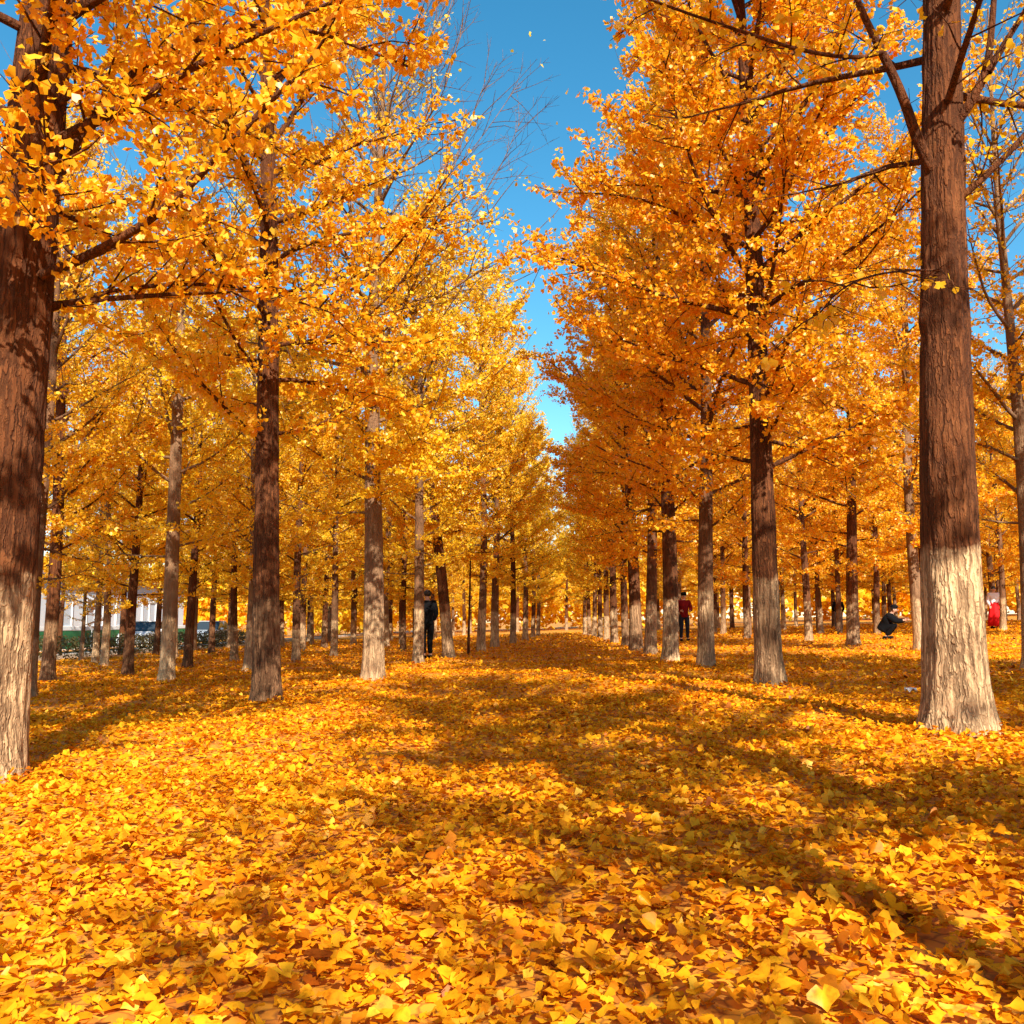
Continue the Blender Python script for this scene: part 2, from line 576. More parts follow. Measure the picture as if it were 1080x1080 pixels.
def make_tree(name, seed, H=11.5, r0=0.2, z0=2.1, Rmax=2.6, n1=50, leafy=1.0, top_bare=0.0, lean=(0, 0), wob=0.06, hero=False,
              size=(0.048, 0.076), lpc=4, step=0.058, knots=(), extra=(), spread_top=0.22, n2=1.0):
    """returns trunk mesh (with its branches) and crown mesh, both in the tree's own space."""
    rng = np.random.default_rng(seed)
    tv, tf, ph = trunk_mesh_data(rng, H, r0, lean, wob, hero, knots)
    tb = Tubes()
    spots, dirs = [], []

    def leaves_on(pts, t0, dens):
        if dens <= 0:
            return
        s, t = sample(pts, step / max(dens, 0.02), t0)
        if dens < 0.5 and len(s):
            s = s[rng.random(len(s)) < (0.35 + dens)]
        if len(s) == 0:
            return
        spots.append(s)
        dd = pts[-1] - pts[0]
        dirs.append(np.repeat(dd[None] / np.linalg.norm(dd), len(s), 0))

    def second(pts, az, r, length, dens, az_sgn):
        m = max(3, int(length / 0.20 * n2))
        ts = np.linspace(0.16, 0.98, m) + rng.normal(0, 0.02, m)
        s = az_sgn
        L = len(pts) - 1
        for t in ts:
            t = min(max(t, 0.05), 1)
            q = t * L
            i = min(int(q), L - 1)
            p = pts[i] + (pts[i + 1] - pts[i]) * (q - i)
            d = pts[i + 1] - pts[i]
            el = math.asin(max(-1, min(1, d[2] / np.linalg.norm(d))))
            a2 = math.atan2(d[1], d[0]) + s * rng.uniform(0.45, 1.25)
            s = -s
            l2 = length * rng.uniform(0.22, 0.42) * (1.1 - 0.55 * t) + 0.12
            tw, _, _ = grow(rng, p, a2, el * 0.6 + rng.normal(0.05, 0.35), l2, 4, rng.normal(0.1, 0.25), 0.09)
            tb.add(tw, np.linspace(0.006 + r * 0.12, 0.0022, 5), 3)
            leaves_on(tw, 0.0, dens)
            if l2 > 0.4:
                for _k in range(int(l2 / 0.2)):
                    u = rng.uniform(0.25, 0.95)
                    j = min(int(u * 4), 3)
                    pp = tw[j] + (tw[j + 1] - tw[j]) * (u * 4 - j)
                    t3, _, _ = grow(rng, pp, a2 + rng.choice([-1, 1]) * rng.uniform(0.5, 1.2), el * 0.5 + rng.normal(0, 0.4), rng.uniform(0.15, 0.32), 2, 0.1, 0.1)
                    tb.add(t3, [0.0035, 0.0028, 0.0018], 3)
                    leaves_on(t3, 0.0, dens)

    az = rng.uniform(0, 6.28)
    for i in range(n1):
        u = (i + rng.uniform(0, 0.8)) / n1
        z = z0 + (H - z0 - 0.3) * u ** 0.95
        az += 2.399 + rng.normal(0, 0.35)
        rad = Rmax * (min(1, 0.62 + 1.9 * u) if u < 0.2 else 1.0) * (1 - max(0, (u - 0.25) / 0.75) ** 1.05 * (1 - spread_top))
        el = R(12) + R(46) * u + rng.normal(0, 0.16)
        length = rad * rng.uniform(0.72, 1.12) / max(0.45, math.cos(el + 0.1))
        length = min(length, Rmax * 1.25)
        x, y = trunk_axis(z, lean, wob, ph)
        rb = min(0.011 + 0.011 * length, float(trunk_radius(z, H, r0)) * 0.55)
        pts, a_, e_ = grow(rng, (x, y, z), az, el, length, 7, rng.normal(0.12, 0.22), 0.06)
        tb.add(pts, rb * (1 - np.linspace(0, 1, 8) * 0.86), 5)
        bare = top_bare * min(1, max(0, (u - 0.2) / 0.3))
        dens = leafy * (1 - bare) * rng.choice([1.0, 1.0, 0.8, 0.5, 1.15])
        leaves_on(pts, 0.22, dens)
        second(pts, a_, rb, length, dens, rng.choice([-1, 1]))
        # a long bare shoot runs past the leaves
        for _s in range(int(rng.random() < 0.35 + 0.5 * top_bare) * (2 if top_bare > 0.9 else 1)):
            sh, _, _ = grow(rng, pts[-1 - 2 * _s], a_ + 0.5 * _s, min(e_ + 0.25, 1.35), rng.uniform(0.4, 0.9) * (1 + 1.1 * top_bare), 4, 0.15, 0.06)
            tb.add(sh, np.linspace(rb * 0.15 + 0.003 + 0.003 * top_bare, 0.0024 + 0.001 * top_bare, 5), 3)
            if rng.random() < 0.5:
                leaves_on(sh, 0.0, dens * 0.25)
    for pts, r_, dens, do2 in extra:
        pts = np.asarray(pts, float)
        # smooth the hand-placed limb
        for _ in range(2):
            q = [pts[0]]
            for a, b in zip(pts[:-1], pts[1:]):
                q += [a * 0.75 + b * 0.25, a * 0.25 + b * 0.75]
            q.append(pts[-1])
            pts = np.array(q)
        tb.add(pts, r_ * (1 - np.linspace(0, 1, len(pts)) * 0.72), 8)
        leaves_on(pts, 0.3, dens)
        if do2:
            second(pts, 0, r_, float(np.linalg.norm(pts[-1] - pts[0])), dens, 1)
    bv, bf = tb.data()
    tm = np_mesh(name + '_trunk', np.concatenate([tv, bv]), [np.concatenate([tf, bf + len(tv)])], bark_mat, True)
    S = np.concatenate(spots)
    Dv = np.concatenate(dirs)
    cnt = rng.integers(max(1, lpc - 2), lpc + 2, len(S))
    P = np.repeat(S, cnt, 0)
    A = np.repeat(Dv, cnt, 0)
    n = len(P)
    d = rand_dirs(rng, n) + 0.35 * A + np.array([0, 0, -0.35])
    d /= np.linalg.norm(d, axis=1, keepdims=True)
    P = P + d * rng.uniform(0.02, 0.055, n)[:, None]
    Nn = rand_dirs(rng, n) + np.array([0, 0, 0.75])
    V, f = leaf_geometry(rng, P, d, Nn, rng.uniform(size[0], size[1], n), rng.normal(0.15, 0.3, n))
    rnd = np.clip(rng.normal(0.5, 0.24, n), 0, 1)
    cm = np_mesh(name + '_crown', V, [f], leaf_mat, False, np.repeat(rnd, 6))
    return tm, cm


def place_tree(tm, cm, loc, rz=0.0, s=1.0, label='', group=None, wash=0.7, pale=0.0, wash_h=1.1, hue=0.5, name='ginkgo_tree', cat='tree'):
    t = empty(name, loc, rz, s)
    tag(t, label, cat, group)
    a = link('trunk', tm, t)
    a.color = (wash, pale, wash_h / 2.0, 1)
    if cm is not None:
        c = link('crown', cm, t)
        c.color = (hue, 0, 0, 1)
    return t


ORD = ['first', 'second', 'third', 'fourth', 'fifth', 'sixth', 'seventh', 'eighth', 'ninth', 'tenth', 'eleventh', 'twelfth', 'thirteenth',
       'fourteenth', 'fifteenth', 'sixteenth', 'seventeenth', 'eighteenth']

# --- shared tree shapes
proto = [make_tree('ginkgo_dense', 100 + i, H=11.6 + 0.5 * (i % 3), r0=0.132 + 0.01 * i, Rmax=2.25 + 0.1 * (i % 2), n1=48, leafy=0.9) for i in range(4)]
proto_sparse = [make_tree('ginkgo_bare_top', 200 + i, H=11.8, r0=0.135, Rmax=2.2, n1=46, leafy=0.8, top_bare=0.7) for i in range(2)]


def local(base, px, py, Y):
    p = at_depth(px, py, Y) - base
    return (p.x, p.y, p.z)


AV_L = 'ginkgos lining the left side of the avenue'
AV_R = 'ginkgos lining the right side of the avenue'

# L1: thick trunk at the left edge
b = on_ground(-21, 824)
ex = [([local(b, 45, 290, b.y - 0.1), local(b, 105, 265, b.y - 0.3), local(b, 175, 222, b.y - 0.5), local(b, 262, 132, b.y - 0.7), local(b, 330, 60, b.y - .7)], 0.036, 0.8, True),
      ([local(b, 50, 210, b.y), local(b, 110, 95, b.y + 0.1), local(b, 200, 40, b.y + 0.3), local(b, 300, 20, b.y + 0.4), local(b, 430, 70, b.y + .4)], 0.03, 1.1, True),
      ([local(b, 50, 120, b.y), local(b, 95, 85, b.y - 0.3), local(b, 140, 110, b.y - 0.7)], 0.02, 0.8, True),
      ([local(b, 40, 330, b.y), local(b, 140, 300, b.y + 0.4), local(b, 260, 300, b.y + 0.7), local(b, 350, 330, b.y + .9)], 0.022, 1.0, True)]
tm, cm = make_tree('ginkgo_left_edge', 301, H=11.8, r0=0.222, Rmax=2.6, z0=2.9, n1=50, leafy=1.0, size=(0.040, 0.064), lean=(0.045, 0.0), wob=0.04, hero=True, extra=ex)
place_tree(tm, cm, b, label="thick dark trunk cut by the photo's left edge, cream wash around its foot", group=AV_L, wash=0.75, wash_h=1.2, hue=0.75)  # orange hue also stands in for shade within the crown

# L2: dark trunk with brown foot
b = on_ground(281, 742)
ex = [([local(b, 285, 366, b.y), local(b, 340, 357, b.y - 0.2), local(b, 370, 350, b.y - .3), local(b, 425, 300, b.y - 0.5), local(b, 470, 215, b.y - 0.6)], 0.022, 0.35, True),
      ([local(b, 283, 352, b.y), local(b, 330, 336, b.y - 0.3), local(b, 405, 280, b.y - 0.6), local(b, 470, 190, b.y - 0.8)], 0.026, 0.3, True)]
tm, cm = make_tree('ginkgo_brown_foot', 302, H=11.4, r0=0.165, Rmax=2.25, n1=42, z0=2.9, lean=(-0.038, 0), wob=0.03, hero=True, extra=ex, leafy=0.95, spread_top=0.1)
place_tree(tm, cm, b, label='dark straight ginkgo with a reddish brown foot, second in the left avenue row', group=AV_L, wash=0.22, wash_h=1.22, hue=0.6)

# L3: greyer trunk, bare twigs at the top; bark painted paler for their sunlight
b = on_ground(393, 718)
Y3 = b.y
ex = [([local(b, x, y, Y3 + dz) for x, y, dz in q], 0.012, 0.0, True) for q in (
    [(399, 300, 0), (440, 245, -0.2), (480, 170, -0.4), (512, 85, -0.5)], [(398, 270, 0), (450, 215, 0.2), (505, 150, 0.5), (546, 90, 0.7)],
    [(399, 330, 0), (460, 265, 0.3), (520, 195, 0.7), (548, 130, 0.9)], [(400, 190, 0), (425, 110, 0.1), (450, 55, 0.2), (468, 5, 0.3)],
    [(400, 220, 0), (440, 140, -0.3), (470, 80, -0.5), (490, 28, -0.6)], [(400, 160, 0), (430, 60, 0.4), (462, -20, 0.6)])]
tm, cm = make_tree('ginkgo_bare_crown', 303, H=11.2, r0=0.162, Rmax=2.5, n1=60, z0=2.6, lean=(0.004, 0), wob=0.05, hero=True, leafy=1.0, top_bare=0.95, extra=ex)
place_tree(tm, cm, b, label='ginkgo with bare pale twigs at its top, third in the left avenue row', group=AV_L, wash=0.7, pale=0.9, wash_h=1.2, hue=0.1)

# R1: thick pale trunk at the right, few leaves
b = on_ground(1010, 766)
ex = [([local(b, 988, 190, b.y), local(b, 968, 150, b.y - 0.1), local(b, 952, 100, b.y - 0.2), local(b, 925, 45, b.y - 0.3), local(b, 903, 0, b.y - 0.4), local(b, 880, -80, b.y - .5)], 0.052, 0.15, False),
      ([local(b, 930, 55, b.y - 0.3), local(b, 905, 62, b.y - 0.4), local(b, 850, 55, b.y - 0.6), local(b, 790, 36, b.y - 0.8), local(b, 690, 2, b.y - 1.0), local(b, 640, -20, b.y - 1.1)], 0.02, 0.3, True),
      ([local(b, 1005, 215, b.y), local(b, 1035, 190, b.y - 0.1), local(b, 1082, 143, b.y - 0.2), local(b, 1140, 60, b.y - 0.3)], 0.036, 0.15, True),
      ([local(b, 1005, 135, b.y), local(b, 1026, 105, b.y - 0.1), local(b, 1042, 72, b.y - 0.15), local(b, 1047, 20, b.y - 0.2), local(b, 1052, -60, b.y - .2)], 0.048, 0.1, False),
      ([local(b, 1042, 76, b.y - 0.15), local(b, 1060, 45, b.y - 0.2), local(b, 1084, 8, b.y - 0.3), local(b, 1110, -60, b.y - .4)], 0.034, 0.15, True),
      ([local(b, 1000, 285, b.y), local(b, 940, 285, b.y - 0.6), local(b, 890, 300, b.y - 1.0), local(b, 860, 335, b.y - 1.2)], 0.011, 0.1, True)]
tm, cm = make_tree('ginkgo_pale_foot', 304, H=11.0, r0=0.225, Rmax=2.6, z0=3.9, n1=24, leafy=0.12, lean=(0.03, 0), wob=0.03, hero=True, extra=ex,
                   knots=[(3.05, 3.5, 0.035), (2.1, 4.4, 0.02)])
place_tree(tm, cm, b, label='thick pale-footed trunk with heavy forking limbs and few leaves, nearest on the right', group=AV_R, wash=0.98, wash_h=1.28, pale=0.0, hue=0.4)

# R2: dark upper trunk that forks
b = on_ground(812, 722)
ex = [([local(b, 788, 240, b.y), local(b, 800, 215, b.y - 0.1), local(b, 806, 180, b.y - 0.15), local(b, 801, 140, b.y - 0.2), local(b, 775, 98, b.y - 0.3), local(b, 732, 25, b.y - 0.4), local(b, 715, -40, b.y - .4)], 0.05, 0.25, True),
      ([local(b, 801, 142, b.y - 0.2), local(b, 812, 115, b.y - 0.25), local(b, 832, 78, b.y - 0.3)], 0.024, 0.3, True)]
tm, cm = make_tree('ginkgo_forked', 305, H=11.8, r0=0.165, Rmax=2.7, n1=58, z0=2.5, spread_top=0.42, lean=(-0.015, 0), wob=0.03, hero=True, extra=ex, leafy=1.0)
place_tree(tm, cm, b, label='dark ginkgo forking high up inside orange leaves, second in the right avenue row', group=AV_R, wash=0.6, wash_h=1.3, hue=0.8)

rr = random.Random(5)


def from_proto(px, py, k, **kw):
    tm, cm = (proto + proto_sparse)[k]
    b = on_ground(px, py)
    return place_tree(tm, cm, b, rr.uniform(0, 6.28), kw.pop('s', rr.uniform(0.92, 1.06)), **kw)


# avenue, left row from the fourth tree on
leaning_t, leaning_c = make_tree('ginkgo_leaning', 306, H=11.5, r0=0.15, Rmax=2.25, n1=48, lean=(-0.11, 0.0), wob=0.06)
from_proto(441, 700, 4, s=0.9, label='white-footed ginkgo hiding the dark-clad person, fourth in the left avenue row', group=AV_L, wash=1.0, wash_h=1.35, pale=0.6, hue=0.05)
place_tree(leaning_t, leaning_c, on_ground(473, 694), label='ginkgo leaning to the left, fifth in the left avenue row', group=AV_L, wash=0.8, wash_h=1.15, hue=0.45)
avl = [(507, 687, 1), (522, 683, 2), (541, 679, 0), (554, 675, 3), (562, 672.3, 1), (567.5, 670.2, 5)]
for i, (x, y, k) in enumerate(avl):
    from_proto(x, y, k, s=0.97 if i < 3 else 0.9, label=f'slender ginkgo, {ORD[i + 5]} from the camera in the left avenue row', group=AV_L,
               wash=rr.uniform(0.8, 1.0), wash_h=rr.uniform(1.1, 1.35), pale=rr.uniform(0, 0.5), hue=rr.uniform(0.0, 0.35))
# avenue, right row from the third tree on
avr = [(745, 702, 0, 0.7, 0.75), (707, 696, 2, 1.0, 0.75), (686, 688.5, 1, 0.85, 0.65), (671, 685, 3, 0.4, 0.6), (660, 681, 0, 0.4, 0.45), (648, 677.5, 2, 0.9, 0.25), (640, 675, 1, 0.9, 0.15),
       (633, 673, 4, 0.9, 0.2), (627, 671.4, 0, 0.9, 0.1), (622, 670.2, 5, 0.9, 0.0), (617, 669.2, 4, 0.9, 0.0)]
special = {0: 'slightly left-leaning ginkgo with worn pale foot, third in the right avenue row',
           1: 'pale-footed ginkgo left of the person in red, fourth in the right avenue row'}
for i, (x, y, k, w, h) in enumerate(avr):
    from_proto(x, y, k, s=1.06 if i < 4 else 0.95 if i < 6 else 0.9, label=special.get(i, f'ginkgo {ORD[i + 2]} from the camera in the right avenue row'), group=AV_R,
               wash=w, wash_h=rr.uniform(1.1, 1.3), pale=rr.uniform(0, 0.3), hue=h)
# unseen tree added to the right row, out of frame, shading the ground ahead
hi_t, hi_c = make_tree('ginkgo_high_crown', 307, H=11.5, r0=0.2, Rmax=2.5, z0=2.7, n1=46, leafy=0.85)
place_tree(hi_t, hi_c, (2.95, -0.2, ground_z(2.95)), 1.0, 1.0, label='ginkgo beside the photographer on the right, nearer than the thick pale trunk', group=AV_R, wash=0.6, hue=0.5)
thin = make_tree('ginkgo_thin', 308, H=11.5, r0=0.16, Rmax=2.4, n1=40, leafy=0.36)  # unseen trees with thinned crowns, added to dapple the foreground
for i, (x, y) in enumerate(((3.1, -4.7), (-3.2, -4.3))):
    place_tree(*thin, (x, y, ground_z(x)), 1.7 * i, 1.0, label='thin-crowned ginkgo behind the photographer in the %s avenue row' % ('right', 'left')[i], group=(AV_R, AV_L)[i], wash=0.8, hue=0.4)
place_tree(hi_t, hi_c, (-3.3, 0.4, ground_z(-3.3)), 2.6, 1.0, label="ginkgo beside the photographer on the left, nearer than the trunk at the photo's edge", group=AV_L, wash=0.6, hue=0.5)  # unseen tree added to shade the left edge crown
for i, y in enumerate((6.4, 1.6, -3.2)):  # unseen trees added out of frame to cast shade from the right
    place_tree(*proto[i], (7.9, y, ground_z(7.9)), 1.3 * i, 1.0, label=['grove ginkgo level with the thick pale trunk, just past the right edge', 'grove ginkgo to the right of the photographer',
               'grove ginkgo behind the photographer on the right'][i], group='trees of the grove right of the avenue', wash=0.8, hue=0.5)

# the groves on both sides: seen trees first, each where the photo has it
GL, GR = 'trees of the grove left of the avenue', 'trees of the grove right of the avenue'
left_seen = [
    (30, 736, 4, 0.5, 0.5, 0.75, "slim grey ginkgo just right of the trunk at the photo's left edge"),
    (50, 718, 2, 0.35, 0.0, 0.9, 'dark reddish ginkgo with a brown foot beside the slim grey trunk'),
    (135, 711, 3, 0.1, 0.0, 0.7, 'dark unwashed ginkgo tilting slightly right, left of the bright pale trunk'),
    (176, 718, 4, 1.0, 1.0, 1.0, 'bright pale ginkgo with a broad white foot in the left grove'),
    (198, 703, 0, 0.15, 0.0, 0.85, 'dark ginkgo standing just right of the bright pale trunk'),
    (247, 697, 1, 0.6, 0.0, 0.8, 'dark ginkgo with whitish foot, left of the brown-footed avenue trunk'),
    (261, 707, 5, 0.9, 1.0, 0.7, 'very pale thin ginkgo half hidden behind the brown-footed avenue trunk'),
    (312, 698, 2, 0.7, 0.2, 0.75, 'slender ginkgo with pale foot between second and third left avenue trunks'),
    (352, 693, 4, 0.9, 0.5, 0.8, 'white-footed slender ginkgo just left of the third left avenue trunk'),
    (85, 697, 5, 0.9, 0.8, 0.55, 'thin whitish ginkgo in front of the green fence'),
    (100, 699, 5, 1.0, 0.9, 0.8, 'white-footed ginkgo, left one of a close pale pair'),
    (110, 701, 4, 1.0, 0.9, 0.85, 'white-footed ginkgo, right one of a close pale pair'),
    (425, 686, 1, 0.3, 0.0, 0.75, 'dark narrow ginkgo between third and fourth left avenue trunks'),
    (62, 690, 0, 0.0, 0.0, 0.9, 'dark shaded ginkgo against the pale building'),
    (128, 690, 2, 0.0, 0.0, 0.9, 'dark shaded ginkgo against the street, left of the tilting trunk'),
]
taken = []
for x, y, k, w, p, s, lab in left_seen:
    t = from_proto(x, y, k, s=s, label=lab, group=GL, wash=w, pale=p, wash_h=rr.uniform(1.1, 1.4), hue=rr.uniform(0.05, 0.55))
    taken.append((t.location.x, t.location.y))
right_seen = [
    (853, 676, 0, 0.9, 0.1, 0.9, 'ginkgo with a bright white foot, second trunk right of the forked one'),
    (866, 668, 1, 0.9, 0.3, 0.8, 'ginkgo with white foot touching the right of the white-footed one'),
    (885, 668, 2, 0.5, 0.2, 0.8, 'thin dark ginkgo with a person standing behind it'),
    (900, 681, 3, 0.55, 0.0, 0.95, 'straight dark ginkgo between the standing and the crouching person'),
    (925, 669, 0, 0.4, 0.0, 0.9, 'dark ginkgo just left of the crouching person'),
    (971, 685, 1, 1.0, 0.9, 0.95, 'white ginkgo just left of the thick pale-footed trunk'),
    (788, 673, 1, 0.6, 0.0, 0.85, 'ginkgo seen just left of the forked avenue trunk'),
    (763, 669, 2, 0.7, 0.1, 0.9, 'ginkgo right of the third right avenue trunk'),
    (1058, 664, 5, 0.9, 0.4, 0.9, 'speckled ginkgo just right of the figure in the red skirt'),
    (1088, 706, 5, 0.9, 1.0, 0.82, "ginkgo with sparse pinkish twigs at the photo's right edge"),
]
for x, y, k, w, p, s, lab in right_seen:
    t = from_proto(x, y, k, s=s, label=lab, group=GR, wash=w, pale=p, wash_h=rr.uniform(1.1, 1.4), hue=rr.uniform(0.2, 0.8))
    taken.append((t.location.x, t.location.y))
# the rest of the groves, row by row
words = {2: 'second', 3: 'third', 4: 'fourth', 5: 'fifth', 6: 'sixth', 7: 'seventh', 8: 'eighth', 9: 'ninth'}
for side, xs in (('left', [-7.0, -9.6, -13.0, -16.0]), ('right', [8.0, 12.2, 16.2, 20.2, 24.2, 28.2, 32.2])):
    for ri, X in enumerate(xs):
        y = max(abs(X) * 1.62, {-7.0: 31, -9.6: 29, 8.0: 37, 12.2: 35}.get(X, 0)) + rr.uniform(0, 3)
        n = 0
        while y < 74:
            x_, y_ = X + rr.uniform(-0.35, 0.35), y + rr.uniform(-0.6, 0.6)
            y += 4.7
            if min((x_ - a) ** 2 + (y_ - c) ** 2 for a, c in taken) < 2.3 ** 2:
                continue
            k = rr.choice([0, 1, 2, 3, 0, 1, 2, 3, 4, 5])
            place_tree(*(proto + proto_sparse)[k], (x_, y_, ground_z(x_)), rr.uniform(0, 6.28), rr.uniform(0.84, 1.02),
                       label=f'grove ginkgo of the {words[ri + 2]} row {side} of the avenue, {ORD[n]} from the camera', group=GL if side == 'left' else GR,
                       wash=rr.choice([0.1, 0.5, 0.8, 1.0, 1.0]), wash_h=rr.uniform(1.1, 1.4), pale=rr.choice([0, 0, 0.3, 0.7]),
                       hue=rr.uniform(0.0, 0.5) if side == 'left' else rr.uniform(0.15, 0.8))
            n += 1
# trees that close the far end
for i, x in enumerate([-21, -16.5, -12, -7.5, -3.2, 1.2, 5.6, 10, 14.6, 19]):
    place_tree(*proto[i % 4], (x, 84 + rr.uniform(-2, 2), ground_z(x)), rr.uniform(0, 6.28), rr.uniform(0.95, 1.15),
               label='bright yellow ginkgo standing across the far end of the avenue', group='yellow trees closing the avenue', wash=0.8, hue=0.0)


# thin sapling by the fifth tree
def sapling():
    rng = np.random.default_rng(8)
    tb = Tubes()
    p, _, _ = grow(rng, (0, 0, -0.05), 0, R(90), 3.2, 10, 0.0, 0.004)
    tb.add(p, np.linspace(0.04, 0.016, 11), 8)
    for i in range(7):
        q = p[4 + i % 6] if i < 6 else p[9]
        w, _, _ = grow(rng, q, i * 2.4, R(45), 0.6, 4, 0.1, 0.05)
        tb.add(w, np.linspace(0.012, 0.003, 5), 4)
    v, f = tb.data()
    return np_mesh('sapling_trunk', v, [f], bark_mat, True)


place_tree(sapling(), None, on_ground(494, 691), 0, 1, label='thin dark leafless sapling right of the left-leaning ginkgo', wash=0.0, name='sapling')


# ------------------------------------------------------------------ far woods
def far_woods():
    rng = np.random.default_rng(77)
    P, N = [], []
    for c in range(260):
        cx = rng.uniform(-85, 110)
        cy = rng.uniform(92, 120)
        h = rng.uniform(7, 11)
        n = 420
        q = rand_dirs(rng, n) * (rng.random(n) ** 0.35)[:, None]
        P.append(np.array([cx, cy, ground_z(cx) + 0.1 + h * 0.5]) + q * np.array([3.0, 3.0, h * 0.5]))
    P = np.concatenate(P)
    n = len(P)
    V, f = leaf_geometry(rng, P, rand_dirs(rng, n), rand_dirs(rng, n), rng.uniform(0.35, 0.7, n), rng.normal(0, 0.4, n))
    o = link('far_woods', np_mesh('far_woods', V, [f], leaf_mat, False, np.repeat(rng.random(n), 6)))
    o.color = (0.1, 0, 0, 1)
    tag(o, 'far yellow woods beyond the last trees of the grove', 'woods', kind='stuff')


far_woods()


# ------------------------------------------------------------------ mesh helpers for built things
class MB:
    def __init__(s):
        s.bm = bmesh.new()

    def box(s, c, size, bev=0.0, rz=0.0):
        r = bmesh.ops.create_cube(s.bm, size=1.0)
        M = Matrix.Translation(c) @ Matrix.Rotation(rz, 4, 'Z') @ Matrix.Diagonal((*size, 1))
        bmesh.ops.transform(s.bm, matrix=M, verts=r['verts'])
        if bev:
            es = list({e for v in r['verts'] for e in v.link_edges})
            bmesh.ops.bevel(s.bm, geom=es, offset=bev, segments=2, affect='EDGES', profile=0.6)

    def cyl(s, c, r, h, axis='Z', n=20):
        q = bmesh.ops.create_cone(s.bm, cap_ends=True, segments=n, radius1=r, radius2=r, depth=h)
        M = Matrix.Translation(c)
        if axis == 'X':
            M = M @ Matrix.Rotation(R(90), 4, 'Y')
        if axis == 'Y':
            M = M @ Matrix.Rotation(R(90), 4, 'X')
        bmesh.ops.transform(s.bm, matrix=M, verts=q['verts'])

    def ball(s, c, rad, seg=12):
        q = bmesh.ops.create_uvsphere(s.bm, u_segments=seg, v_segments=max(6, seg // 2 + 2), radius=1)
        bmesh.ops.transform(s.bm, matrix=Matrix.Translation(c) @ Matrix.Diagonal((*rad, 1)), verts=q['verts'])

    def prism(s, prof, x0, x1, bev=0.0, shrink=None):
        """side profile (y,z) extruded across x; shrink: function(y,z)->x factor."""
        rows = []
        for x in (x0, x1):
            rows.append([s.bm.verts.new((x * (shrink(y, z) if shrink else 1), y, z)) for y, z in prof])
        n = len(prof)
        fs = [s.bm.faces.new(rows[0][::-1]), s.bm.faces.new(rows[1])]
        for i in range(n):
            j = (i + 1) % n
            fs.append(s.bm.faces.new((rows[0][i], rows[0][j], rows[1][j], rows[1][i])))
        bmesh.ops.recalc_face_normals(s.bm, faces=fs)
        if bev:
            es = list({e for f in fs for e in f.edges})
            bmesh.ops.bevel(s.bm, geom=es, offset=bev, segments=2, affect='EDGES')

    def build(s, name, mat, parent=None, smooth=False, **kw):
        me = bpy.data.meshes.new(name)
        s.bm.to_mesh(me)
        s.bm.free()
        if smooth:
            for p in me.polygons:
                p.use_smooth = True
        me.materials.append(mat)
        return link(name, me, parent, **kw)


# ------------------------------------------------------------------ the street on the left
asphalt = plain('asphalt', (0.07, 0.068, 0.066), 0.9, var=0.25, scale=6)
kerb_m = plain('kerb_stone', (0.42, 0.38, 0.33), 0.85, scale=10)
wall_m = plain('pale_render', (0.62, 0.66, 0.72), 0.8, var=0.06, scale=1.5)
roof_m = plain('roof_metal', (0.30, 0.33, 0.38), 0.6, scale=3)
panel_m = plain('pale_blue_panel', (0.50, 0.57, 0.66), 0.4, var=0.05)
green_m = plain('green_paint', (0.02, 0.16, 0.06), 0.5, scale=4)
white_m = plain('white_paint', (0.78, 0.79, 0.80), 0.35, var=0.04)
silver_m = plain('silver_paint', (0.45, 0.47, 0.50), 0.3, metal=0.3, var=0.04)
glass_m = plain('dark_glass', (0.03, 0.04, 0.05), 0.08, var=0.1)
rubber_m = plain('rubber', (0.02, 0.02, 0.02), 0.85)
metal_m = plain('grey_metal', (0.35, 0.35, 0.36), 0.4, metal=0.8)
lamp_m = plain('headlight_glass', (0.75, 0.75, 0.72), 0.15)
tail_m = plain('tail_light_red', (0.45, 0.02, 0.015), 0.2)


def strip(name, x0, x1, y0, y1, dz, mat, label):
    n = 40
    ys = np.linspace(y0, y1, n)
    V = np.array([[x, y, float(ground_z(x)) + dz] for y in ys for x in (x0, x1)])
    i = np.arange(n - 1) * 2
    f = np.stack([i, i + 1, i + 3, i + 2], -1)
    o = link(name, np_mesh(name, V, [f], mat))
    tag(o, label, kind='structure')


strip('road', -25.5, -19.2, 10, 130, 0.012, asphalt, 'asphalt street along the left of the grove')
k = MB()
for y in range(10, 130, 2):
    k.box((-19.05, y + 1, float(ground_z(-19.05)) + 0.03), (0.22, 1.985, 0.24), 0.02)
tag(k.build('kerb', kerb_m), 'stone kerb of the street left of the grove', kind='structure')

hedge_m = leaf_material('hedge_leaf', [(0, (0.03, 0.045, 0.012)), (0.6, (0.07, 0.085, 0.02)), (1, (0.16, 0.09, 0.02))], [(0, (0.03, 0.045, 0.012)), (1, (0.12, 0.08, 0.02))], 0.25, 0.06)


def hedge(name, x0, x1, y0, y1, h, label, seed):
    rng = np.random.default_rng(seed)
    n = int(max(abs(x1 - x0), 0.6) * abs(y1 - y0) * h * 520)
    P = np.column_stack([rng.uniform(x0, x1, n), rng.uniform(y0, y1, n), h * rng.random(n) ** 0.7])
    P[:, 2] *= 1 + 0.12 * np.sin(P[:, 1] * 2.1) + 0.06 * np.sin(P[:, 1] * 5.3 + 1)
    P[:, 2] += ground_z(P[:, 0])
    V, f = leaf_geometry(rng, P, rand_dirs(rng, n), rand_dirs(rng, n) + np.array([0, 0, 0.5]), rng.uniform(0.05, 0.1, n), rng.normal(0, 0.3, n))
    o = link(name, np_mesh(name, V, [f], hedge_m, False, np.repeat(rng.random(n), 6)))
    tag(o, label, 'hedge')


hedge('hedge', -18.4, -17.6, 24, 62, 0.8, 'low dark clipped hedge between the left grove and the street', 3)

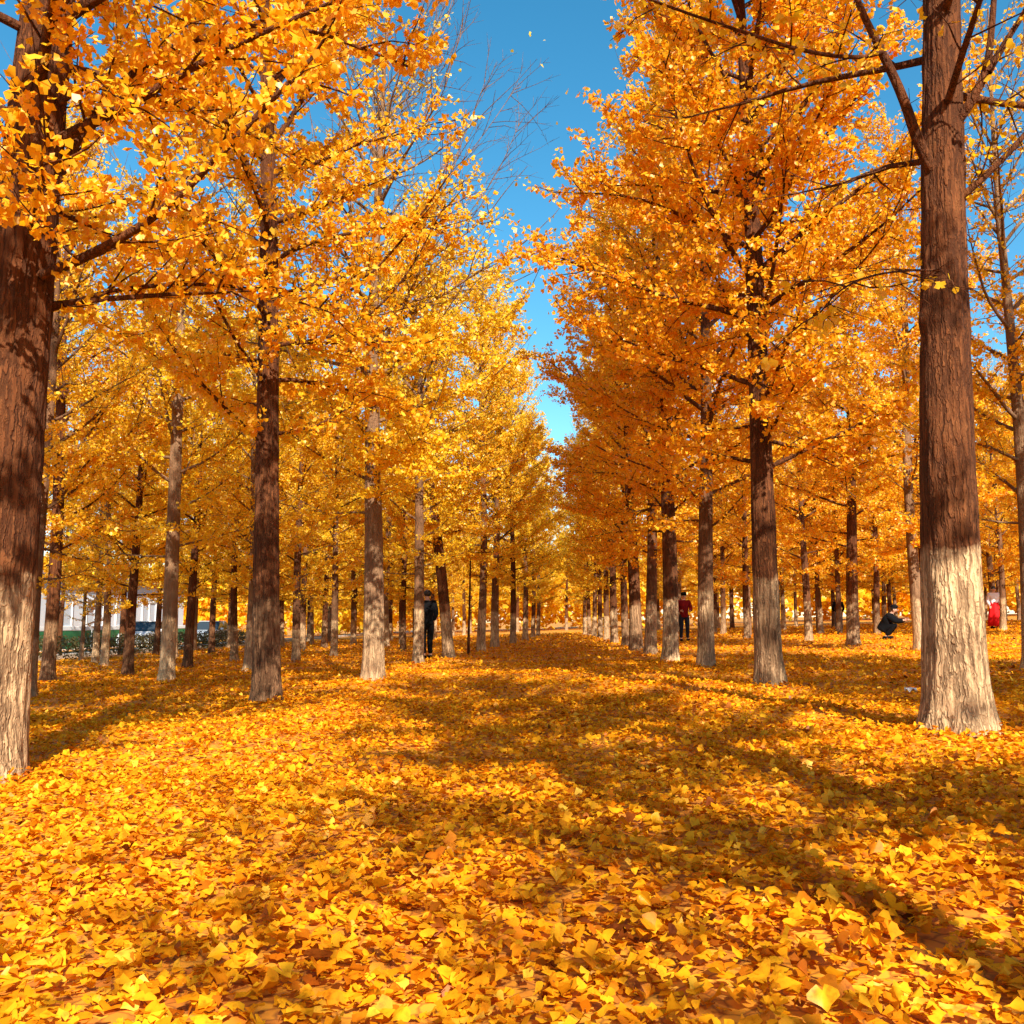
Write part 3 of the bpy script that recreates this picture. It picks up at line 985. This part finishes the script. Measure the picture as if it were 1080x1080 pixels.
# building and fence across the street
bz = float(ground_z(-33))
bt = empty('long_building', (-33, 52, bz))
tag(bt, 'long pale single-storey building behind the street on the left', 'building')
m = MB()
m.box((0, 0, 2.2), (7, 46, 4.6), 0.02)
m.build('wall', wall_m, bt)
m = MB()
m.box((0, 0, 4.62), (7.8, 46.8, 0.24), 0.03)
m.build('roof', roof_m, bt)
m = MB()
m.box((3.54, 0, 0.25), (0.08, 46.02, 0.7))
m.build('plinth', white_m, bt)
for i in range(11):
    w = empty('window', (3.5, -20.5 + i * 4.1, 2.35))
    w.parent = bt
    m = MB()
    for dy in (-1.15, 0, 1.15):
        m.box((0.03, dy, 0), (0.10, 0.09, 1.69))
    for dz in (-0.85, 0.85):
        m.box((0.035, 0, dz), (0.112, 2.4, 0.09))
    m.build('frame', white_m, w)
    m = MB()
    m.box((0.012, 0, 0), (0.03, 2.3, 1.68))
    m.build('pane', panel_m, w)

ft = empty('panel_fence', (-26.6, 46, float(ground_z(-26.6))))
tag(ft, 'green panel fence with a white rail along the far side of the street', 'fence')
m = MB()
for i in range(14):
    m.box((0, -26 + i * 4.0, 0.62), (0.05, 3.88, 1.0), 0.01)
m.build('panel', green_m, ft)
m = MB()
m.box((0, 0, 1.24), (0.09, 56, 0.22), 0.02)
m.build('rail', white_m, ft)
for i in range(15):
    m = MB()
    m.box((0, -28 + i * 4.0, 0.56), (0.1, 0.1, 1.3), 0.01)
    m.build('post', white_m, ft)


def car(loc, rz, paint, label, group):
    t = empty('parked_car', loc, rz)
    tag(t, label, 'car', group)
    body = [(-2.1, 0.32), (-2.15, 0.62), (-2.05, 0.82), (-1.05, 0.95), (1.55, 0.97), (2.05, 0.9), (2.15, 0.62), (2.1, 0.32)]
    m = MB()
    m.prism(body, -0.86, 0.86, 0.05, lambda y, z: 1.0 - 0.05 * (abs(y) > 1.9) - 0.03 * (z > 0.9))
    m.build('body', paint, t)
    cab = [(-1.05, 0.94), (-0.35, 1.42), (0.95, 1.46), (1.65, 0.96)]
    m = MB()
    m.prism(cab, -0.79, 0.79, 0.04, lambda y, z: 1.0 - 0.17 * (z > 1.2))
    m.build('windows', glass_m, t)
    m = MB()
    m.box((0, 0.3, 1.46), (1.26, 1.3, 0.05), 0.02)
    for s in (-1, 1):
        m.box((s * 0.70, 0.32, 1.2), (0.06, 0.09, 0.5), 0.01)
    m.build('roof', paint, t)
    for sx in (-1, 1):
        for y in (-1.32, 1.32):
            w = MB()
            w.cyl((sx * 0.78, y, 0.315), 0.315, 0.2, 'X', 24)
            wo = w.build('wheel', rubber_m, t)
            w = MB()
            w.cyl((sx * 0.865, y, 0.315), 0.2, 0.06, 'X', 16)
            w.build('rim', metal_m, wo)
        m = MB()
        m.box((sx * 0.6, -2.08, 0.70), (0.36, 0.16, 0.14), 0.03)
        m.build('headlight', lamp_m, t)
        m = MB()
        m.box((sx * 0.64, 2.09, 0.76), (0.3, 0.14, 0.16), 0.03)
        m.build('tail_light', tail_m, t)
        m = MB()
        m.box((sx * 0.96, -0.75, 1.0), (0.2, 0.12, 0.13), 0.03)
        m.build('mirror', paint, t)
    return t


def street_pt(px, Xw):
    d = ray(px, 670)
    t = Xw / d.x
    return (Xw, d.y * t, float(ground_z(Xw)) + 0.012)


CG = 'cars parked on the street left of the grove'
car(street_pt(156, -21.4), 0.05, white_m, 'white parked car seen between the tilting trunk and the bright pale one', CG)
car(street_pt(222, -21.3), 0.02, silver_m, 'silver parked car beyond the dark trunks, farther along the street', CG)
# ------------------------------------------------------------------ people
skin_m = plain('skin', (0.50, 0.28, 0.19), 0.55, var=0.05)
black_m = plain('black_cloth', (0.0035, 0.0035, 0.0045), 0.9)
navy_m = plain('dark_trousers', (0.016, 0.018, 0.028), 0.85)
redj_m = plain('dark_red_cloth', (0.17, 0.005, 0.006), 0.8)
red_m = plain('bright_red_cloth', (0.62, 0.012, 0.014), 0.75)
whitec_m = plain('white_cloth', (0.74, 0.72, 0.76), 0.8)
hair_m = plain('black_hair', (0.012, 0.009, 0.008), 0.5)
grey_m = plain('grey_cloth', (0.10, 0.085, 0.075), 0.85)


def skin_mesh(name, chains, mat, sub=2):
    """chains: lists of ((x,y,z), radius); points at one place are one joint; the first point is the root."""
    vs, rs, es, key = [], [], [], {}
    for ch in chains:
        prev = None
        for p, r in ch:
            kx = tuple(round(c, 4) for c in p)
            if kx not in key:
                key[kx] = len(vs)
                vs.append(p)
                rs.append(r)
            i = key[kx]
            if prev is not None and prev != i:
                es.append((prev, i))
            prev = i
    me = bpy.data.meshes.new(name + '_sk')
    me.from_pydata(vs, es, [])
    o = bpy.data.objects.new(name + '_sk', me)
    COL.objects.link(o)
    md = o.modifiers.new('s', 'SKIN')
    md.use_smooth_shade = True
    for i, r in enumerate(rs):
        sv = me.skin_vertices[0].data[i]
        sv.radius = (r, r) if not isinstance(r, tuple) else r
        sv.use_root = (i == 0)
    s2 = o.modifiers.new('d', 'SUBSURF')
    s2.levels = s2.render_levels = sub
    dg = bpy.context.evaluated_depsgraph_get()
    out = bpy.data.meshes.new_from_object(o.evaluated_get(dg), depsgraph=dg)
    bpy.data.objects.remove(o)
    bpy.data.meshes.remove(me)
    out.name = name
    out.materials.clear()
    out.materials.append(mat)
    for p in out.polygons:
        p.use_smooth = True
    return out


def V3(*a):
    return tuple(float(c) for c in a)


def lerp(a, b, t):
    return tuple(a[i] + (b[i] - a[i]) * t for i in range(3))


def person(loc, rz, J, cloth, label, s=1.0, skirt=None, cap=None, bulk=1.0):
    """J: joints in the person's own space, facing -y."""
    t = empty('person', loc, rz, s)
    tag(t, label, 'person')
    pel, che, nek, hd = J['pelvis'], J['chest'], J['neck'], J['head']
    sp = lerp(pel, che, 0.5)
    body = [[(pel, 0.115), (sp, 0.108), (che, 0.13), (nek, 0.052), (lerp(nek, hd, 0.45), 0.055), (hd, 0.088), (lerp(nek, hd, 1.55), 0.075)]]
    coat = [[(lerp(pel, che, -0.30), 0.168), (pel, 0.168), (sp, 0.155), (che, 0.165), (lerp(che, nek, 0.85), 0.075)]]
    trou = [[(lerp(pel, che, 0.25), 0.135), (pel, 0.145)]]
    hands = []
    for s_ in ('l', 'r'):
        sh, el, wr = J['sh_' + s_], J['el_' + s_], J['wr_' + s_]
        hip, kn, an, toe = J['hip_' + s_], J['kn_' + s_], J['an_' + s_], J['toe_' + s_]
        body.append([(che, 0.13), (sh, 0.055), (el, 0.042), (wr, 0.028), (lerp(el, wr, 1.28), 0.034)])
        body.append([(pel, 0.115), (hip, 0.088), (kn, 0.058), (an, 0.04), (toe, 0.032)])
        coat.append([(che, 0.165), (sh, 0.085), (el, 0.068), (lerp(el, wr, 0.95), 0.052)])
        trou.append([(pel, 0.145), (hip, 0.108), (kn, 0.078), (lerp(kn, an, 0.92), 0.062)])
        # fingers
        ax = Vector(wr) - Vector(el)
        ax.normalize()
        side = ax.cross(Vector((0, 1, 0.2)))
        side.normalize()
        ctr = Vector(lerp(el, wr, 1.30))
        for q, ln in zip((-1.5, -0.5, 0.5, 1.5), (0.062, 0.074, 0.07, 0.055)):
            a0 = ctr + side * q * 0.018 - ax * 0.01
            a1 = a0 + ax * ln * 0.55
            a2 = a1 + (ax * 0.75 + Vector((0, -0.5, 0))).normalized() * ln * 0.5
            hands.append([(tuple(a0), 0.010), (tuple(a1), 0.009), (tuple(a2), 0.007)])
        a0 = ctr - ax * 0.05 + side * 0.028
        a1 = a0 + side * 0.028 + ax * 0.02
        hands.append([(tuple(a0), 0.011), (tuple(a1), 0.010), (tuple(a1 + ax * 0.03), 0.008)])
    bm_ = bmesh.new()
    me = skin_mesh('body', body, skin_m)
    bm_.from_mesh(me)
    for h in hands:
        bm_.from_mesh(skin_mesh('finger', [h], skin_m, 1))
    # nose and ears
    for c, r_ in (((0, -0.098, -0.012), (0.013, 0.02, 0.022)), ((0.085, 0.005, -0.005), (0.012, 0.022, 0.032)), ((-0.085, 0.005, -0.005), (0.012, 0.022, 0.032))):
        q = bmesh.ops.create_uvsphere(bm_, u_segments=8, v_segments=6, radius=1)
        bmesh.ops.transform(bm_, matrix=Matrix.Translation(Vector(hd) + Vector(c)) @ Matrix.Diagonal((*r_, 1)), verts=q['verts'])
    for f in bm_.faces:
        f.smooth = True
    bm_.to_mesh(me)
    bm_.free()
    bo = link('body', me, t)
    for sx in (-1, 1):
        e = MB()
        e.ball(Vector(hd) + Vector((sx * 0.032, -0.083, 0.012)), (0.012, 0.008, 0.008), 8)
        e.build('eye', hair_m, bo, True)
    e = MB()
    e.ball(Vector(hd) + Vector((0, -0.085, -0.05)), (0.024, 0.008, 0.006), 8)
    e.build('mouth', red_m, bo, True)
    link('jacket', skin_mesh('jacket', [[(q, r_ * bulk) for q, r_ in ch] for ch in coat], cloth[0]), t)
    if not skirt:
        link('trousers', skin_mesh('trousers', trou, cloth[1]), t)
    else:
        prof = [(0.15, pel[2] + 0.14), (0.18, pel[2]), (0.24, pel[2] * 0.6), (0.29, 0.10), (0.27, 0.10)]
        n = 28
        vs = [(pel[0] + r_ * (1 + 0.08 * math.sin(6 * a)) * math.cos(a), pel[1] + r_ * (1 + 0.08 * math.sin(6 * a)) * math.sin(a), z)
              for r_, z in prof for a in np.linspace(0, 2 * np.pi, n, endpoint=False)]
        idx = np.arange(len(prof) * n).reshape(-1, n)
        nx = np.roll(idx, -1, 1)
        link('skirt', np_mesh('skirt', vs, [np.stack([idx[:-1], idx[1:], nx[1:], nx[:-1]], -1).reshape(-1, 4)], skirt, True), t)
    # hair, and a cap for some
    h = MB()
    h.ball(Vector(hd) + Vector((0, 0.022, 0.045)), (0.098, 0.098, 0.092), 16)
    h.build('hair', hair_m, t, True)
    if cap:
        c = MB()
        c.ball(Vector(hd) + Vector((0, 0.0, 0.085)), (0.108, 0.112, 0.075), 16)
        c.box(Vector(hd) + Vector((0, -0.13, 0.075)), (0.15, 0.12, 0.018), 0.008)
        c.build('cap', cap, t, False)
    for s_ in ('l', 'r'):
        an, toe = Vector(J['an_' + s_]), Vector(J['toe_' + s_])
        d = toe - an
        m = MB()
        m.box((0, 0, 0), (0.10, 0.27, 0.09), 0.035)
        m.build('shoe', black_m, t, True, loc=(an.x + d.x * 0.35, an.y + d.y * 0.35, 0.046), rot=(0, 0, math.atan2(d.x, -d.y)))
    return t


def standing(arm=0.0, stride=0.0, bend=0.0):
    J = dict(pelvis=V3(0, 0, 0.93), chest=V3(0, 0.01, 1.30), neck=V3(0, 0.01, 1.48), head=V3(0, -0.02, 1.60))
    for s_, x in (('l', -1), ('r', 1)):
        J['sh_' + s_] = V3(x * 0.19, 0.01, 1.40)
        J['el_' + s_] = V3(x * 0.25, 0.03 - arm * 0.10, 1.12)
        J['wr_' + s_] = V3(x * (0.24 - 0.1 * arm), -0.04 - arm * 0.25, 0.88 + arm * 0.22)
        J['hip_' + s_] = V3(x * 0.10, 0, 0.86)
        J['kn_' + s_] = V3(x * 0.11, -0.02 + x * stride * 0.14, 0.48)
        J['an_' + s_] = V3(x * 0.12, 0.03 + x * stride * 0.25, 0.08)
        J['toe_' + s_] = V3(x * 0.13, -0.13 + x * stride * 0.25, 0.04)
    return J


def crouching():
    J = dict(pelvis=V3(0, 0.10, 0.30), chest=V3(0, -0.06, 0.60), neck=V3(0, -0.15, 0.76), head=V3(0, -0.23, 0.87))
    for s_, x in (('l', -1), ('r', 1)):
        J['sh_' + s_] = V3(x * 0.18, -0.09, 0.68)
        J['el_' + s_] = V3(x * 0.20, -0.28, 0.52)
        J['wr_' + s_] = V3(x * 0.13, -0.50, 0.56)
        J['hip_' + s_] = V3(x * 0.10, 0.07, 0.28)
        J['kn_' + s_] = V3(x * 0.15, -0.26, 0.44)
        J['an_' + s_] = V3(x * 0.12, 0.04, 0.08)
        J['toe_' + s_] = V3(x * 0.13, -0.13, 0.04)
    return J


def face_camera(loc, turn=0.0):
    return math.atan2(-loc[0], loc[1]) * 1.0 + turn


p = on_ground(450, 695)
person(p, face_camera(p, R(200)), standing(0.3, 0.4), (black_m, black_m), 'person in black half hidden behind the white-footed left avenue ginkgo', 1.0)
p = on_ground(722, 676.5)
person(p, face_camera(p, 0.2), standing(0.9), (redj_m, navy_m), 'person in a dark red jacket and dark trousers among the right trees', 0.99, cap=black_m)
p = on_ground(936, 674)
person(p, face_camera(p, R(80)), crouching(), (black_m, black_m), 'person in black crouching on the leaves, facing right with a cap on', 1.02, cap=black_m, bulk=1.25)
p = on_ground(1050, 663)
person(p, face_camera(p, 0.4), standing(0.2), (whitec_m, red_m), 'person in a white top and bright red skirt behind the thick pale trunk', 1.0, skirt=red_m)
p = on_ground(885, 666.6)
person(p, face_camera(p, R(180)), standing(0.5), (black_m, grey_m), 'person in a dark jacket standing behind a thin dark trunk', 0.9)

# ------------------------------------------------------------------ small things
paper_m = plain('white_paper', (0.82, 0.80, 0.76), 0.6, var=0.03)


def paper(px, py, sz, label):
    rng = np.random.default_rng(int(px))
    n = 7
    g = np.linspace(-0.5, 0.5, n)
    X, Y = np.meshgrid(g, g)
    top = np.stack([X * sz, Y * sz * 0.7, rng.uniform(0.0, 0.28, X.shape) * sz + 0.04], -1).reshape(-1, 3)
    V = np.concatenate([top, top - np.array([0, 0, 0.002])])
    idx = np.arange(n * n).reshape(n, n)
    f = np.stack([idx[:-1, :-1], idx[:-1, 1:], idx[1:, 1:], idx[1:, :-1]], -1).reshape(-1, 4)
    tag(link('paper_scrap', np_mesh('paper_scrap', V, [f, f[:, ::-1] + n * n], paper_m), None, on_ground(px, py), (0, 0, rng.uniform(0, 3))), label, 'paper')


paper(961, 734, 0.16, 'crumpled pale paper scrap on the leaves left of the thick pale trunk')

# a few leaves still in the air
rng = np.random.default_rng(4)
for i in range(16):
    px_, py_ = rng.uniform(470, 610), rng.uniform(30, 330)
    Y = rng.uniform(9, 20)
    v, f = leaf_geometry(rng, np.zeros((1, 3)), rand_dirs(rng, 1), rand_dirs(rng, 1), np.array([0.075]), np.array([0.3]))
    o = link('falling_leaf', np_mesh('falling_leaf', v, [f], leaf_mat, False, np.full(6, 0.9)), None, at_depth(px_, py_, Y))
    o.color = (0, 0, 0, 1)
    tag(o, 'tiny pale leaf drifting down in the open strip of blue sky', 'leaf', 'leaves falling through the sky gap')

# ------------------------------------------------------------------ light
SUN_EL, SUN_AZ = R(36), R(163)     # azimuth clockwise from +y (forward): behind the camera, to its right
world = bpy.data.worlds.new('World')
scene.world = world
world.use_nodes = True
nt = world.node_tree
bg = nt.nodes['Background']
sky = nt.nodes.new('ShaderNodeTexSky')
sky.sky_type = 'NISHITA'
sky.sun_disc = False
sky.sun_elevation = SUN_EL
sky.sun_rotation = SUN_AZ
sky.air_density = 1.0
sky.dust_density = 0.2
sky.ozone_density = 2.0
hs = nt.nodes.new('ShaderNodeHueSaturation')
hs.inputs['Hue'].default_value = 0.481
hs.inputs['Saturation'].default_value = 1.34
nt.links.new(sky.outputs[0], hs.inputs['Color'])
nt.links.new(hs.outputs[0], bg.inputs['Color'])
bg.inputs['Strength'].default_value = 0.095

sd = bpy.data.lights.new('sun', 'SUN')
sd.energy = 5.0
sd.angle = R(0.5)
sd.color = (1.0, 0.93, 0.80)
so = bpy.data.objects.new('sun', sd)
COL.objects.link(so)
sv = Vector((math.sin(SUN_AZ) * math.cos(SUN_EL), math.cos(SUN_AZ) * math.cos(SUN_EL), math.sin(SUN_EL)))
so.rotation_euler = sv.to_track_quat('Z', 'Y').to_euler()
so.location = sv * 60

vs = scene.view_settings
vs.view_transform = 'Standard'
vs.look = 'None'
vs.gamma = 1.0
vs.use_curve_mapping = False
vs.exposure = 1.15
scene.render.film_transparent = False
cy = scene.cycles
cy.max_bounces = 9
cy.diffuse_bounces = 6
cy.transmission_bounces = 8
cy.glossy_bounces = 2
cy.caustics_reflective = False
cy.caustics_refractive = False
cy.use_denoising = True
